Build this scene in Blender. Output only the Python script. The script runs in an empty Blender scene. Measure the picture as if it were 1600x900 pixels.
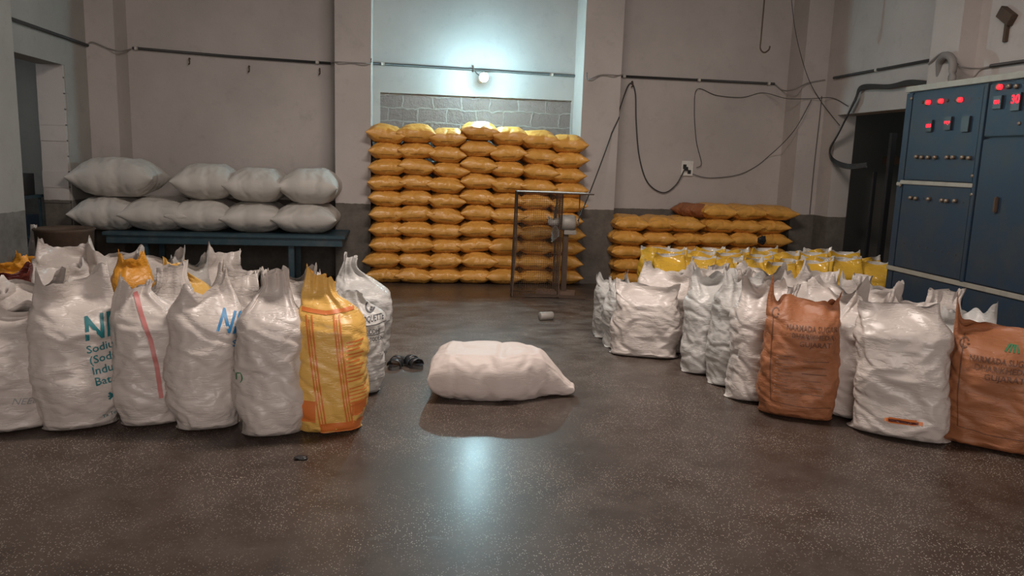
import bpy, bmesh, math, random
from mathutils import Vector, Matrix, noise
from mathutils.bvhtree import BVHTree
sc = bpy.context.scene
PI = math.pi

# ---------------------------------------------------------------- camera
F = 1200.0
EYE = Vector((0, 0, 1.5))
RC = (Matrix.Rotation(-math.radians(8), 3, 'Z') @ Matrix.Rotation(PI/2 - math.atan(200/1200), 3, 'X')
      @ Matrix.Rotation(math.radians(1.9), 3, 'Z'))
cd = bpy.data.cameras.new('camera'); cam = bpy.data.objects.new('camera', cd)
sc.collection.objects.link(cam); sc.camera = cam
cam.matrix_world = Matrix.Translation(EYE) @ RC.to_4x4()
cd.sensor_width = 36; cd.lens = 36*F/1600; cd.clip_start = .05; cd.clip_end = 200

# ---------------------------------------------------------------- world, light, exposure
W = bpy.data.worlds.new('world'); sc.world = W; W.use_nodes = True
W.node_tree.nodes['Background'].inputs[0].default_value = (.95, .93, 1, 1)
W.node_tree.nodes['Background'].inputs[1].default_value = .25
def area(name, loc, target, size, power, col):
    l = bpy.data.lights.new(name, 'AREA'); l.shape = 'RECTANGLE'; l.size, l.size_y = size; l.energy = power; l.color = col
    o = bpy.data.objects.new(name, l); sc.collection.objects.link(o); o.location = loc
    o.rotation_euler = (Vector(target)-Vector(loc)).to_track_quat('-Z', 'Y').to_euler(); return o
area('daylight_from_gate', (.6, -2.6, 2.2), (.8, 6, .7), (3.4, 2.6), 170, (1, .88, .81))
area('overhead_fill_light', (.9, 4.6, 4.3), (.9, 4.9, 0), (2.2, .5), 190, (1, .88, .80))  # unseen overhead fill, added to brighten the walls; no real tube modelled
area('side_room_fill', (-4.9, 8.0, 2.4), (-4.2, 8.6, .8), (.8, .5), 7, (.85, .95, 1))  # added fill lamp, lightens the interior behind the left doorway
area('dark_room_fill', (6.6, 7.6, 2.4), (6.0, 9.0, .8), (.6, .5), 2.5, (.9, 1, .95))  # weak fill added inside the right doorway, not a real opening
BULB_STRENGTH = 1150
sc.view_settings.view_transform = 'Standard'; sc.view_settings.look = 'None'
sc.view_settings.exposure = 0.0; sc.view_settings.gamma = 1; sc.view_settings.use_curve_mapping = False

# ---------------------------------------------------------------- helpers
def ray(x, y): return RC @ Vector(((x-800)/F, -(y-450)/F, -1))
def flo(x, y, z=0.0):
    d = ray(x, y); return EYE + d*((z-EYE.z)/d.z)
def onX(x, y, X):
    d = ray(x, y); return EYE + d*(X/d.x)
def onY(x, y, Y):
    d = ray(x, y); return EYE + d*(Y/d.y)
def depth(p): return -(RC.transposed() @ (Vector(p)-EYE)).z

def link(o, parent=None):
    sc.collection.objects.link(o)
    if parent is not None: o.parent = parent
    return o
def tag(o, label, cat, group=None, kind=None):
    o['label'] = label; o['category'] = cat
    if group: o['group'] = group
    if kind: o['kind'] = kind
    return o
def empty(name, loc, rz=0):
    o = bpy.data.objects.new(name, None); o.location = loc; o.rotation_euler = (0, 0, rz); return link(o)
def obj(name, bm, m, parent=None, smooth=False):
    me = bpy.data.meshes.new(name); bm.to_mesh(me); bm.free()
    if smooth: me.polygons.foreach_set('use_smooth', [True]*len(me.polygons))
    for mm in (m if isinstance(m, (list, tuple)) else [m]): me.materials.append(mm)
    return link(bpy.data.objects.new(name, me), parent)
def struct(name, bm, m):
    o = obj(name, bm, m); o['kind'] = 'structure'; return o
def bx(bm, x0, x1, y0, y1, z0, z1, mi=0, rot=None):
    vs = [Vector((x, y, z)) for x in (x0, x1) for y in (y0, y1) for z in (z0, z1)]
    if rot is not None: vs = [rot @ v for v in vs]
    v = [bm.verts.new(p) for p in vs]
    for f in ((0,1,3,2), (4,6,7,5), (0,4,5,1), (2,3,7,6), (0,2,6,4), (1,5,7,3)):
        fc = bm.faces.new([v[i] for i in f]); fc.material_index = mi
    return v
def bevel(bm, w=.004, seg=2):
    bmesh.ops.recalc_face_normals(bm, faces=bm.faces)
    bmesh.ops.bevel(bm, geom=list(bm.edges), offset=w, segments=seg, affect='EDGES', clamp_overlap=True)
def box(*a, bev=.004):
    bm = bmesh.new(); bx(bm, *a); bevel(bm, bev); return bm
def smoothpath(pts, n=8):
    pts = [Vector(p) for p in pts]; out = []
    for i in range(len(pts)-1):
        p0 = pts[max(i-1, 0)]; p1 = pts[i]; p2 = pts[i+1]; p3 = pts[min(i+2, len(pts)-1)]
        for k in range(n):
            t = k/n
            out.append(.5*((2*p1)+(p2-p0)*t+(2*p0-5*p1+4*p2-p3)*t*t+(3*p1-p0-3*p2+p3)*t**3))
    out.append(pts[-1]); return out
def tube(bm, pts, r, seg=8, mi=0, r1=None):
    pts = [Vector(p) for p in pts]; rings = []
    up = Vector((0, 0, 1))
    for i, p in enumerate(pts):
        t = (pts[min(i+1, len(pts)-1)]-pts[max(i-1, 0)]).normalized()
        a = t.cross(up)
        if a.length < .05: a = t.cross(Vector((1, 0, 0)))
        a.normalize(); b = t.cross(a).normalized()
        rr = r if r1 is None else r+(r1-r)*i/(len(pts)-1)
        ring = []
        for k in range(seg):
            an = 2*PI*k/seg
            ring.append(bm.verts.new(p+a*rr*math.cos(an)+b*rr*math.sin(an)))
        rings.append(ring)
    for i in range(len(rings)-1):
        for k in range(seg):
            f = bm.faces.new((rings[i][k], rings[i][(k+1) % seg], rings[i+1][(k+1) % seg], rings[i+1][k])); f.material_index = mi
    bm.faces.new(rings[0]).material_index = mi; bm.faces.new(list(reversed(rings[-1]))).material_index = mi
def lathe(bm, c, prof, axis='Z', seg=20, mi=0):
    c = Vector(c); rings = []
    for r, h in prof:
        ring = []
        for k in range(seg):
            a = 2*PI*k/seg; u, v = r*math.cos(a), r*math.sin(a)
            d = {'Z': (u, v, h), 'X': (h, u, v), 'Y': (u, h, v)}[axis]
            ring.append(bm.verts.new(c+Vector(d)))
        rings.append(ring)
    for i in range(len(rings)-1):
        for k in range(seg):
            f = bm.faces.new((rings[i][k], rings[i][(k+1) % seg], rings[i+1][(k+1) % seg], rings[i+1][k])); f.material_index = mi
    bm.faces.new(rings[0]); bm.faces.new(rings[-1])
    bmesh.ops.recalc_face_normals(bm, faces=bm.faces)
def copy_tree(o, parent=None):
    c = o.copy(); sc.collection.objects.link(c)
    if parent is not None: c.parent = parent
    for ch in list(o.children): copy_tree(ch, c)
    return c

# ---------------------------------------------------------------- materials
def mat(name, col, rough=.6, metal=0, emit=None, es=0, spec=.5):
    m = bpy.data.materials.new(name); m.use_nodes = True
    b = m.node_tree.nodes['Principled BSDF']
    b.inputs['Base Color'].default_value = (*col, 1); b.inputs['Roughness'].default_value = rough
    b.inputs['Metallic'].default_value = metal; b.inputs['Specular IOR Level'].default_value = spec
    if emit: b.inputs['Emission Color'].default_value = (*emit, 1); b.inputs['Emission Strength'].default_value = es
    return m
class NT:
    def __init__(s, m): s.m = m; s.t = m.node_tree; s.b = s.t.nodes['Principled BSDF']
    def n(s, ty, **k):
        nd = s.t.nodes.new(ty)
        for a, v in k.items():
            if a in ('ins',): continue
            setattr(nd, a, v)
        for a, v in k.get('ins', {}).items():
            if isinstance(v, bpy.types.NodeSocket): s.t.links.new(v, nd.inputs[a])
            else: nd.inputs[a].default_value = v
        return nd
    def link(s, a, b): s.t.links.new(a, b)
    def noise(s, vec, scale, detail=4, rough=.6):
        return s.n('ShaderNodeTexNoise', ins={'Vector': vec, 'Scale': scale, 'Detail': detail, 'Roughness': rough}).outputs['Fac']
    def ramp(s, fac, stops):
        r = s.n('ShaderNodeValToRGB', ins={'Fac': fac}); e = r.color_ramp.elements
        while len(e) < len(stops): e.new(.5)
        for i, (p, c) in enumerate(stops):
            e[i].position = p; e[i].color = (*c, 1) if len(c) == 3 else c
        return r.outputs['Color']
    def mix(s, fac, a, b, mode='MIX'):
        mx = s.n('ShaderNodeMix', data_type='RGBA', blend_type=mode)
        for k, v in ((0, fac), (6, a), (7, b)):
            if isinstance(v, bpy.types.NodeSocket): s.link(v, mx.inputs[k])
            else: mx.inputs[k].default_value = v if k == 0 else (*v, 1)
        return mx.outputs[2]
    def math(s, op, a, b=0.0, c=0.0, clamp=False):
        nd = s.n('ShaderNodeMath', operation=op, use_clamp=clamp)
        for i, v in enumerate((a, b, c)):
            if isinstance(v, bpy.types.NodeSocket): s.link(v, nd.inputs[i])
            else: nd.inputs[i].default_value = v
        return nd.outputs[0]
    def bump(s, h, st, dist=.01):
        b = s.n('ShaderNodeBump', ins={'Height': h, 'Strength': st, 'Distance': dist}); s.link(b.outputs[0], s.b.inputs['Normal'])
    def pos(s): return s.n('ShaderNodeNewGeometry').outputs['Position']
    def objc(s): return s.n('ShaderNodeTexCoord').outputs['Object']
    def sep(s, v): return s.n('ShaderNodeSeparateXYZ', ins={0: v}).outputs

def wall_mat(name, upper, dado, dado_z=.93):
    m = mat(name, upper, .85, spec=.2); t = NT(m); p = t.pos(); s = t.sep(p)
    n1 = t.noise(p, .9, 5, .6); n2 = t.noise(p, 6, 6, .7)
    up = t.mix(t.ramp(n1, [(.35, (0, 0, 0)), (.7, (1, 1, 1))]), tuple(c*.82 for c in upper), upper)
    up = t.mix(t.math('MULTIPLY', t.ramp(n2, [(.55, (0, 0, 0)), (.75, (1, 1, 1))]), .35), up, tuple(c*.6 for c in upper))
    dd = t.mix(t.ramp(n2, [(.3, (0, 0, 0)), (.7, (1, 1, 1))]), tuple(c*.7 for c in dado), tuple(c*1.2 for c in dado))
    z = t.math('ADD', s[2], t.math('MULTIPLY', n2, .03))
    f = t.math('GREATER_THAN', z, dado_z+.015)
    t.link(t.mix(f, dd, up), t.b.inputs['Base Color'])
    t.bump(t.math('ADD', n2, t.math('MULTIPLY', n1, .5)), .35, .012)
    return m
M = {}
M['wall'] = wall_mat('pink_plaster', (.50, .455, .43), (.13, .115, .10))
M['alcove'] = wall_mat('white_plaster', (.44, .44, .43), (.145, .12, .11))
M['ceiling'] = mat('dark_ceiling', (.16, .14, .13), .9)
M['grey_wall'] = wall_mat('grey_plaster', (.36, .345, .32), (.15, .14, .13))
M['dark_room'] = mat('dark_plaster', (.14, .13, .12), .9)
# floor: worn terrazzo
m = mat('terrazzo', (.1, .08, .07), .3); t = NT(m); p = t.pos()
big = t.noise(p, .8, 6, .65); mid = t.noise(p, 4, 6, .7)
base = t.mix(t.ramp(big, [(.3, (0, 0, 0)), (.7, (1, 1, 1))]), (.024, .015, .010), (.058, .038, .029))
base = t.mix(t.ramp(mid, [(.35, (0, 0, 0)), (.75, (1, 1, 1))]), base, (.085, .064, .052))
wp = t.n('ShaderNodeMapping', ins={'Vector': p, 'Scale': (1, 1, 1)})
vo = t.n('ShaderNodeTexVoronoi', feature='F1', ins={'Vector': p, 'Scale': 105, 'Randomness': 1})
chip = t.math('LESS_THAN', vo.outputs['Distance'], .26)
rnd = t.sep(vo.outputs['Color'])
chip = t.math('MULTIPLY', chip, t.math('GREATER_THAN', rnd[0], .36))
fade = t.ramp(t.noise(p, 1.6, 4, .6), [(.38, (.1, .1, .1)), (.6, (1, 1, 1))])
chip = t.math('MULTIPLY', chip, t.math('MULTIPLY', fade, .8))
col = t.mix(chip, base, (.50, .43, .36))
sp = t.math('LESS_THAN', t.n('ShaderNodeTexVoronoi', ins={'Vector': p, 'Scale': 7}).outputs['Distance'], .045)
col = t.mix(t.math('MULTIPLY', sp, .7), col, (.02, .018, .016))
t.link(col, t.b.inputs['Base Color'])
# dusty scuffs near the stack
yy = t.sep(p)[1]
sc_n = t.noise(t.n('ShaderNodeMapping', ins={'Vector': p, 'Scale': (1.0, 1.7, 1)}).outputs[0], 3.2, 10, .78)
dust = t.math('MULTIPLY', t.ramp(sc_n, [(.44, (0, 0, 0)), (.62, (1, 1, 1))]), t.ramp(t.math('DIVIDE', yy, 10), [(.45, (0, 0, 0)), (.62, (1, 1, 1)), (.80, (1, 1, 1)), (.84, (.1, .1, .1))]))
col2 = t.mix(t.math('MULTIPLY', dust, .45), col, (.26, .23, .20)); t.link(col2, t.b.inputs['Base Color'])
t.link(t.math('ADD', t.math('ADD', .33, t.math('MULTIPLY', mid, .22)), t.math('MULTIPLY', dust, .1)), t.b.inputs['Roughness'])
t.b.inputs['Coat Weight'].default_value = .30; t.b.inputs['Specular IOR Level'].default_value = .38; t.link(t.math('ADD', .15, t.math('MULTIPLY', sc_n, .20)), t.b.inputs['Coat Roughness'])
t.bump(t.math('ADD', t.math('MULTIPLY', mid, .6), t.math('MULTIPLY', big, 1.0)), .12, .01)
M['floor'] = m
# rough brick infill
m = mat('rough_brick', (.3, .25, .24), .9, spec=.2); t = NT(m); p = t.pos()
d = t.n('ShaderNodeVectorMath', operation='ADD', ins={0: p})
nz = t.n('ShaderNodeTexNoise', ins={'Vector': p, 'Scale': 5, 'Detail': 5}); sc_ = t.n('ShaderNodeVectorMath', operation='SCALE', ins={0: nz.outputs['Color'], 'Scale': .11}); t.link(sc_.outputs[0], d.inputs[1])
sw = t.sep(d.outputs[0]); cb = t.n('ShaderNodeCombineXYZ', ins={0: sw[0], 1: sw[2]})
br = t.n('ShaderNodeTexBrick', ins={'Vector': cb.outputs[0], 'Scale': 1, 'Mortar Size': .012, 'Mortar Smooth': .4, 'Brick Width': .36, 'Row Height': .165, 'Color1': (.23, .185, .175, 1), 'Color2': (.33, .27, .26, 1), 'Mortar': (.50, .48, .45, 1)})
t.link(t.mix(t.noise(p, 18, 6), br.outputs['Color'], (.30, .27, .26)), t.b.inputs['Base Color'])
t.bump(t.math('ADD', t.math('MULTIPLY', t.noise(p, 12, 8, .7), 1.2), t.math('MULTIPLY', br.outputs['Fac'], .4)), 1, .05)
M['brick'] = m

def sack_mat(name, col, rough=.36, wrinkle=.32, spec=.5, dirt=.25, trans=.0, patch=None):
    m = mat(name, col, rough, spec=spec); t = NT(m); p = t.objc(); s = t.sep(p)
    oi = t.n('ShaderNodeObjectInfo').outputs['Random']
    v = t.n('ShaderNodeVectorMath', operation='ADD', ins={0: p}); cx = t.n('ShaderNodeCombineXYZ', ins={0: t.math('MULTIPLY', oi, 37.0), 1: t.math('MULTIPLY', oi, 11.0)}); t.link(cx.outputs[0], v.inputs[1])
    v = v.outputs[0]
    n = t.noise(v, 5, 6, .65)
    c = t.mix(t.math('MULTIPLY', t.ramp(n, [(.45, (0, 0, 0)), (.75, (1, 1, 1))]), dirt), col, tuple(a*.55 for a in col))
    c = t.mix(t.math('MULTIPLY', oi, .22), c, tuple(a*.72 for a in col))
    if patch: c = patch(t, s, c)
    t.link(c, t.b.inputs['Base Color'])
    w1 = t.noise(t.n('ShaderNodeMapping', ins={'Vector': v, 'Scale': (1, 1, 1.5)}).outputs[0], 4.5, 3, .5)
    h = t.ramp(w1, [(.44, (1, 1, 1)), (.5, (0, 0, 0)), (.56, (1, 1, 1))])
    w2 = t.noise(t.n('ShaderNodeMapping', ins={'Vector': v, 'Scale': (.8, .8, 4), 'Rotation': (.0, .35, 0)}).outputs[0], 4.5, 4, .6)
    h2 = t.ramp(w2, [(.46, (1, 1, 1)), (.5, (0, 0, 0)), (.53, (1, 1, 1))])
    hh = t.math('ADD', t.math('ADD', t.math('MULTIPLY', h, .5), t.math('MULTIPLY', h2, .5)), t.math('MULTIPLY', t.noise(v, 40, 3), .12))
    t.bump(hh, wrinkle, .012)
    if trans: t.b.inputs['Transmission Weight'].default_value = 0; t.b.inputs['Subsurface Weight'].default_value = trans; t.b.inputs['Subsurface Radius'].default_value = (.05, .04, .03)
    return m
M['white'] = sack_mat('white_woven_sack', (.58, .52, .48))
M['white_cool'] = sack_mat('white_cool_sack', (.53, .515, .49), .38)
M['grey_sack'] = sack_mat('grey_woven_sack', (.46, .43, .40), .4)
M['bench_white'] = sack_mat('smooth_white_sack', (.50, .47, .43), .5, .10, dirt=.08)
M['floor_white'] = sack_mat('lying_white_sack', (.62, .54, .50), .55, .15, spec=.3, dirt=.06)
def ypatch(t, s, c):
    # thin printed band on the front
    a = t.math('LESS_THAN', t.math('ABSOLUTE', t.math('ADD', s[2], -.052)), .006)
    b = t.math('LESS_THAN', t.math('ABSOLUTE', s[0]), .075)
    e = t.math('LESS_THAN', s[1], -.1)
    return t.mix(t.math('MULTIPLY', t.math('MULTIPLY', a, b), t.math('MULTIPLY', e, .6)), c, (.16, .07, .015))
M['yellow'] = sack_mat('glossy_yellow_sack', (.72, .36, .075), .33, .3, dirt=.18, patch=ypatch)
M['yellow_dull'] = sack_mat('yellow_ochre_sack', (.70, .31, .03), .4, .35, dirt=.2)
M['orange'] = sack_mat('brown_orange_sack', (.34, .13, .055), .55, .3, dirt=.35)
M['lemon'] = sack_mat('yellow_printed_sack', (.74, .44, .11), .36, .3, dirt=.1)
def ppatch(t, s, c):
    f = t.math('GREATER_THAN', t.math('ADD', s[2], t.math('MULTIPLY', s[1], .55)), .595)
    return t.mix(f, c, (.58, .55, .50))
M['packet'] = sack_mat('yellow_plastic_packet', (.70, .42, .05), .16, .5, dirt=.05, patch=ppatch)
M['red_sack'] = sack_mat('maroon_printed_sack', (.11, .02, .015), .35, .5)
M['teal_ink'] = mat('teal_ink', (.015, .15, .17), .5); M['blue_ink'] = mat('blue_ink', (.03, .20, .42), .5)
M['black_ink'] = mat('black_ink', (.03, .03, .035), .5); M['green_ink'] = mat('green_ink', (.05, .18, .08), .5)
M['red_ink'] = mat('faded_red_ink', (.48, .17, .16), .5); M['orange_ink'] = mat('orange_ink', (.62, .17, .035), .45)
M['brown_ink'] = mat('brown_ink', (.13, .055, .03), .6); M['grey_ink'] = mat('grey_ink', (.3, .3, .3), .6)
def dirty(name, col, rough, metal=0, amt=.4, dc=None, scale=7):
    m = mat(name, col, rough, metal); t = NT(m); p = t.pos()
    n = t.noise(p, scale, 7, .7)
    t.link(t.mix(t.math('MULTIPLY', t.ramp(n, [(.45, (0, 0, 0)), (.7, (1, 1, 1))]), amt), col, dc or tuple(c*.4 for c in col)), t.b.inputs['Base Color'])
    t.bump(n, .1, .005); return m
M['blue_metal'] = dirty('cabinet_blue_paint', (.013, .030, .056), .5, .05, .6, (.045, .045, .04), 4)
M['blue_bench'] = dirty('bench_blue_paint', (.018, .05, .07), .5, 0, .5, (.10, .11, .10))
M['edge_metal'] = dirty('bare_cabinet_strip', (.36, .33, .28), .5, .2)
M['steel'] = mat('knob_steel', (.28, .22, .17), .45, .7)
M['black'] = mat('black_plastic', (.02, .02, .022), .4)
M['rust'] = dirty('rusty_iron', (.10, .065, .045), .7, .3, .5)
M['wood'] = dirty('old_board', (.16, .10, .07), .8)
M['motor'] = dirty('grey_motor_paint', (.34, .31, .28), .55, .2)
M['pipe'] = mat('black_conduit', (.035, .035, .035), .5); M['pipe_grey'] = mat('grey_conduit', (.22, .20, .19), .6)
M['clip'] = mat('pale_clip', (.5, .47, .43), .6)
M['socket'] = dirty('socket_board', (.68, .65, .60), .6)
M['red_led'] = mat('red_led', (.4, .01, .01), .4, emit=(1, .02, .03), es=2.2)
M['red_disp'] = mat('red_display', (.2, .01, .01), .4, emit=(1, .03, .05), es=2)
M['leather'] = mat('black_leather', (.02, .02, .022), .35); M['sole'] = mat('grey_sole', (.09, .085, .08), .7)
M['bulb'] = mat('lit_bulb', (1, 1, 1), .3, emit=(.55, .9, 1.0), es=BULB_STRENGTH)
M['twine'] = mat('twine', (.5, .42, .3), .8)

# ---------------------------------------------------------------- the setting
XL, XR, YB, YP, YA = -3.5, 5.2, 9.7, 9.3, 9.8
HC = 4.5
bm = bmesh.new(); bx(bm, -5.2, 7.0, -3.2, 10.4, -.15, 0); struct('floor', bm, M['floor'])
bm = bmesh.new(); bx(bm, -5.2, 7.0, -3.2, 10.4, HC, HC+.15); struct('ceiling', bm, M['ceiling'])
# back wall: one solid with the alcove cut as sections
bm = bmesh.new()
bx(bm, XL-.2, -.83, YB, 10.3, 0, HC); bx(bm, 2.55, XR+.2, YB, 10.3, 0, HC)
struct('wall_back', bm, M['wall'])
bm = bmesh.new()      # alcove back with a hole for the brick infill
b0 = onY(594, 142, YA); b1 = onY(893, 160, YA)
bx(bm, -.42, b0.x, YA, 10.3, 0, HC); bx(bm, b1.x, 2.085, YA, 10.3, 0, HC)
bx(bm, b0.x, b1.x, YA, 10.3, b1.z+.02, HC); bx(bm, b0.x, b1.x, YA, 10.3, 0, .8)
struct('wall_alcove', bm, M['alcove'])
bm = bmesh.new(); bx(bm, b0.x, b1.x, YA+.035, 10.3, .8, b1.z+.02); struct('trim_1', bm, M['brick'])
for k, (x0, x1) in enumerate(((-.83, -.42), (2.085, 2.55), (XL, -3.2), (4.88, XR))):
    bm = bmesh.new(); bx(bm, x0, x1, YP, 10.3, 0, HC)
    struct('trim_%d' % (k+2), bm, M['wall'])
# left wall with doorway
bm = bmesh.new()
bx(bm, XL-.25, XL, 8.72, YP+.6, 0, HC); bx(bm, XL-.25, XL, 7.6, 8.72, 2.31, HC); bx(bm, XL-.25, XL, -3, 7.6, 0, HC)
struct('wall_left', bm, M['grey_wall'])
bm = bmesh.new(); bx(bm, XL, -3.3, 6.1, 7.24, 0, HC); struct('trim_6', bm, M['grey_wall'])
bm = bmesh.new(); bx(bm, -5.1, -5.0, 6.5, 10, 0, 2.6); bx(bm, -5.1, XL-.25, 9.6, 9.7, 0, 2.6); bx(bm, -5.1, XL-.25, 6.4, 6.5, 0, 2.6); bx(bm, -5.1, XL-.25, 6.4, 9.7, 2.6, 2.7)
struct('wall_side_room', bm, M['grey_wall'])
bm = bmesh.new()   # broken plaster edge of the doorway
for k in range(14):
    z = .1+k*.16; w = .03+.03*random.Random(k).random()
    bx(bm, XL-.26, XL-.01, 8.72-w, 8.73, z, z+.17)
struct('trim_7', bm, M['wall'])
# right wall with doorway
bm = bmesh.new()
bx(bm, XR, XR+.25, 8.98, YP+.6, 0, HC); bx(bm, XR, XR+.25, 7.45, 8.98, 2.17, HC); bx(bm, XR, XR+.25, -3, 7.45, 0, HC)
struct('wall_right', bm, M['wall'])
bm = bmesh.new(); bx(bm, 5.02, XR, 6.72, 7.12, 0, HC); struct('trim_8', bm, M['wall'])
bm = bmesh.new(); bx(bm, 6.8, 6.9, 6.9, 10, 0, 2.6); bx(bm, XR+.25, 6.9, 9.9, 10, 0, 2.6); bx(bm, XR+.25, 6.9, 6.8, 6.9, 0, 2.6); bx(bm, XR+.25, 6.9, 6.8, 10, 2.6, 2.7)
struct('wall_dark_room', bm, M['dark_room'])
bm = bmesh.new(); bx(bm, XL-.2, -1.4, -3.1, -2.9, 0, HC); bx(bm, 2.8, XR+.2, -3.1, -2.9, 0, HC); bx(bm, -1.4, 2.8, -3.1, -2.9, 3.6, HC)
struct('wall_front', bm, M['wall'])

# ---------------------------------------------------------------- sack builder (analytic shape + cloth wrinkling)
def spow(c, p): return math.copysign(abs(c)**p, c)
def lerp(a, b, t): return a+(b-a)*t
def sm(a, b, x):
    t = max(0, min(1, (x-a)/(b-a))); return t*t*(3-2*t)
PENDING = []
def raw(name, vs, fs, pins, m, shrink=-.07, sub=1, bend=.8, stiff=50, pin=.6):
    me = bpy.data.meshes.new(name); me.from_pydata(vs, [], fs)
    me.polygons.foreach_set('use_smooth', [True]*len(fs)); me.materials.append(m)
    o = link(bpy.data.objects.new(name, me)); g = o.vertex_groups.new(name='pin')
    for i, w in enumerate(pins): g.add([i], w, 'REPLACE')
    md = o.modifiers.new('c', 'CLOTH'); s = md.settings
    s.quality = 5; s.mass = .15; s.tension_stiffness = stiff; s.compression_stiffness = stiff; s.shear_stiffness = stiff*.3; s.bending_stiffness = bend
    s.vertex_group_mass = 'pin'; s.pin_stiffness = pin; s.shrink_min = shrink; s.air_damping = 2; s.effector_weights.gravity = .3
    md.collision_settings.use_collision = False; md.collision_settings.use_self_collision = False
    md.point_cache.frame_start = 1; md.point_cache.frame_end = 14
    if sub:
        q = o.modifiers.new('s', 'SUBSURF'); q.levels = q.render_levels = sub
    PENDING.append(o); return o
def run_sims():
    for f in range(1, 14): sc.frame_set(f)
    dg = bpy.context.evaluated_depsgraph_get()
    for o in PENDING:
        me = bpy.data.meshes.new_from_object(o.evaluated_get(dg))
        o['_'] = 1; del o['_']
        for v in me.vertices:
            if v.co.z < .003: v.co.z = .003
        o.modifiers.clear(); o.vertex_groups.clear(); me.name = o.name; o.data = me
    PENDING.clear(); sc.frame_set(1)

def stand_sack(seed, m, w=.46, d=.34, h=.92, fill=.76, ears=(.08, .06), mouth=.8, off=0., tuft=0., sub=1, lean=0., nu=60, nv=66, sup=.80, sag=.04,
               belly=.06, tilt=0., open_=.16, earw=.55, curl=0., name='sack', rb=0., mn=1., cre=.009, tips=.10):
    rnd = random.Random(seed); of = Vector((rnd.uniform(0, 99), rnd.uniform(0, 99), 3.))
    ph = [rnd.uniform(0, 6.28) for _ in range(5)]
    vs = []; P = []
    for j in range(nv):
        v = j/(nv-1)
        if v < .13:
            t = v/.13; Wd = w*(1+tips*(1-t)**2); D = d*math.sin(t*PI/2)**.7+.012; z = h*.07*t*t
        else: Wd = w; D = d; z = h*lerp(.07, 1, (v-.13)/.87)
        zz = z/h; body = sm(0, .12, zz)
        Wd *= 1+body*(belly*math.sin(PI*min(zz/fill, 1.2))-.04*sm(.3, fill, zz)+.035*math.sin(zz*11+ph[0])*(1-sm(fill, 1, zz)))
        D *= 1+.10*math.sin(PI*min(zz/fill, 1))*body
        Wd *= 1-rb*(1-sm(0, .22, zz)); D *= 1-rb*.5*(1-sm(.02, .2, zz))
        k = sm(fill-.12, 1.0, zz); k2 = sm(fill-.16, fill+.10, zz)
        neck = sm(fill-.12, lerp(1., .93, tuft), zz)
        Wd = lerp(Wd, w*mouth, neck); D = lerp(D, max(.03, d*open_), k2)
        x0 = off*w*neck
        for i in range(nu):
            a = 2*PI*i/nu; c, sn = math.cos(a), math.sin(a)
            x = Wd/2*spow(c, sup); y = D/2*spow(sn, sup); zt = z
            fx = abs(c)
            if zz > fill-.1:
                q = sm(fill-.1, 1, zz)
                e = ears[0] if c < 0 else ears[1]
                zt += q*q*(e*sm(1-earw, 1, fx)-sag*(1-fx*fx)+tilt*c)
                zt += q*q*.07*mouth*mn*noise.noise(Vector((math.cos(a)*2.3, math.sin(a)*2.3+seed, 0)))
                y += q*(.04*math.sin(x*16/w*.4+ph[1])+.09*mn*noise.noise(Vector((x*6, seed, z*5)))+curl*(fx**2)*q)
                x += q*.03*noise.noise(Vector((y*9, seed+9, z*4)))
                pl = (1-mouth)*.055*noise.noise(Vector((math.cos(a)*3.2+seed, math.sin(a)*3.2, zz*1.5)))*q
                y += pl*spow(sn, .3); x += pl*.5
            x += x0
            v3 = Vector((x*2.6, y*2.6, z*5))
            x += .026*noise.noise(v3+of)*body; y += .035*noise.noise(v3*.9-of)*body
            # horizontal slump creases
            cr = noise.noise(Vector((x*4+seed, y*4, z*10+x*4)))
            r = 1+body*(1-sm(fill, 1, zz))*cre*(1-min(1, abs(cr)*3.2))*-3.2
            x *= r; y *= r
            x += lean*z
            vs.append((x, y, max(.004, zt))); P.append(zz)
    fs = [(j*nu+i, j*nu+(i+1) % nu, (j+1)*nu+(i+1) % nu, (j+1)*nu+i) for j in range(nv-1) for i in range(nu)]
    fs.append(tuple(reversed(range(nu))))
    pins = [1. if z < .02 else (.2 if z > fill else .3) for z in P]
    return raw(name, vs, fs, pins, m, sub=sub, shrink=-.05, bend=2.0)

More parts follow.
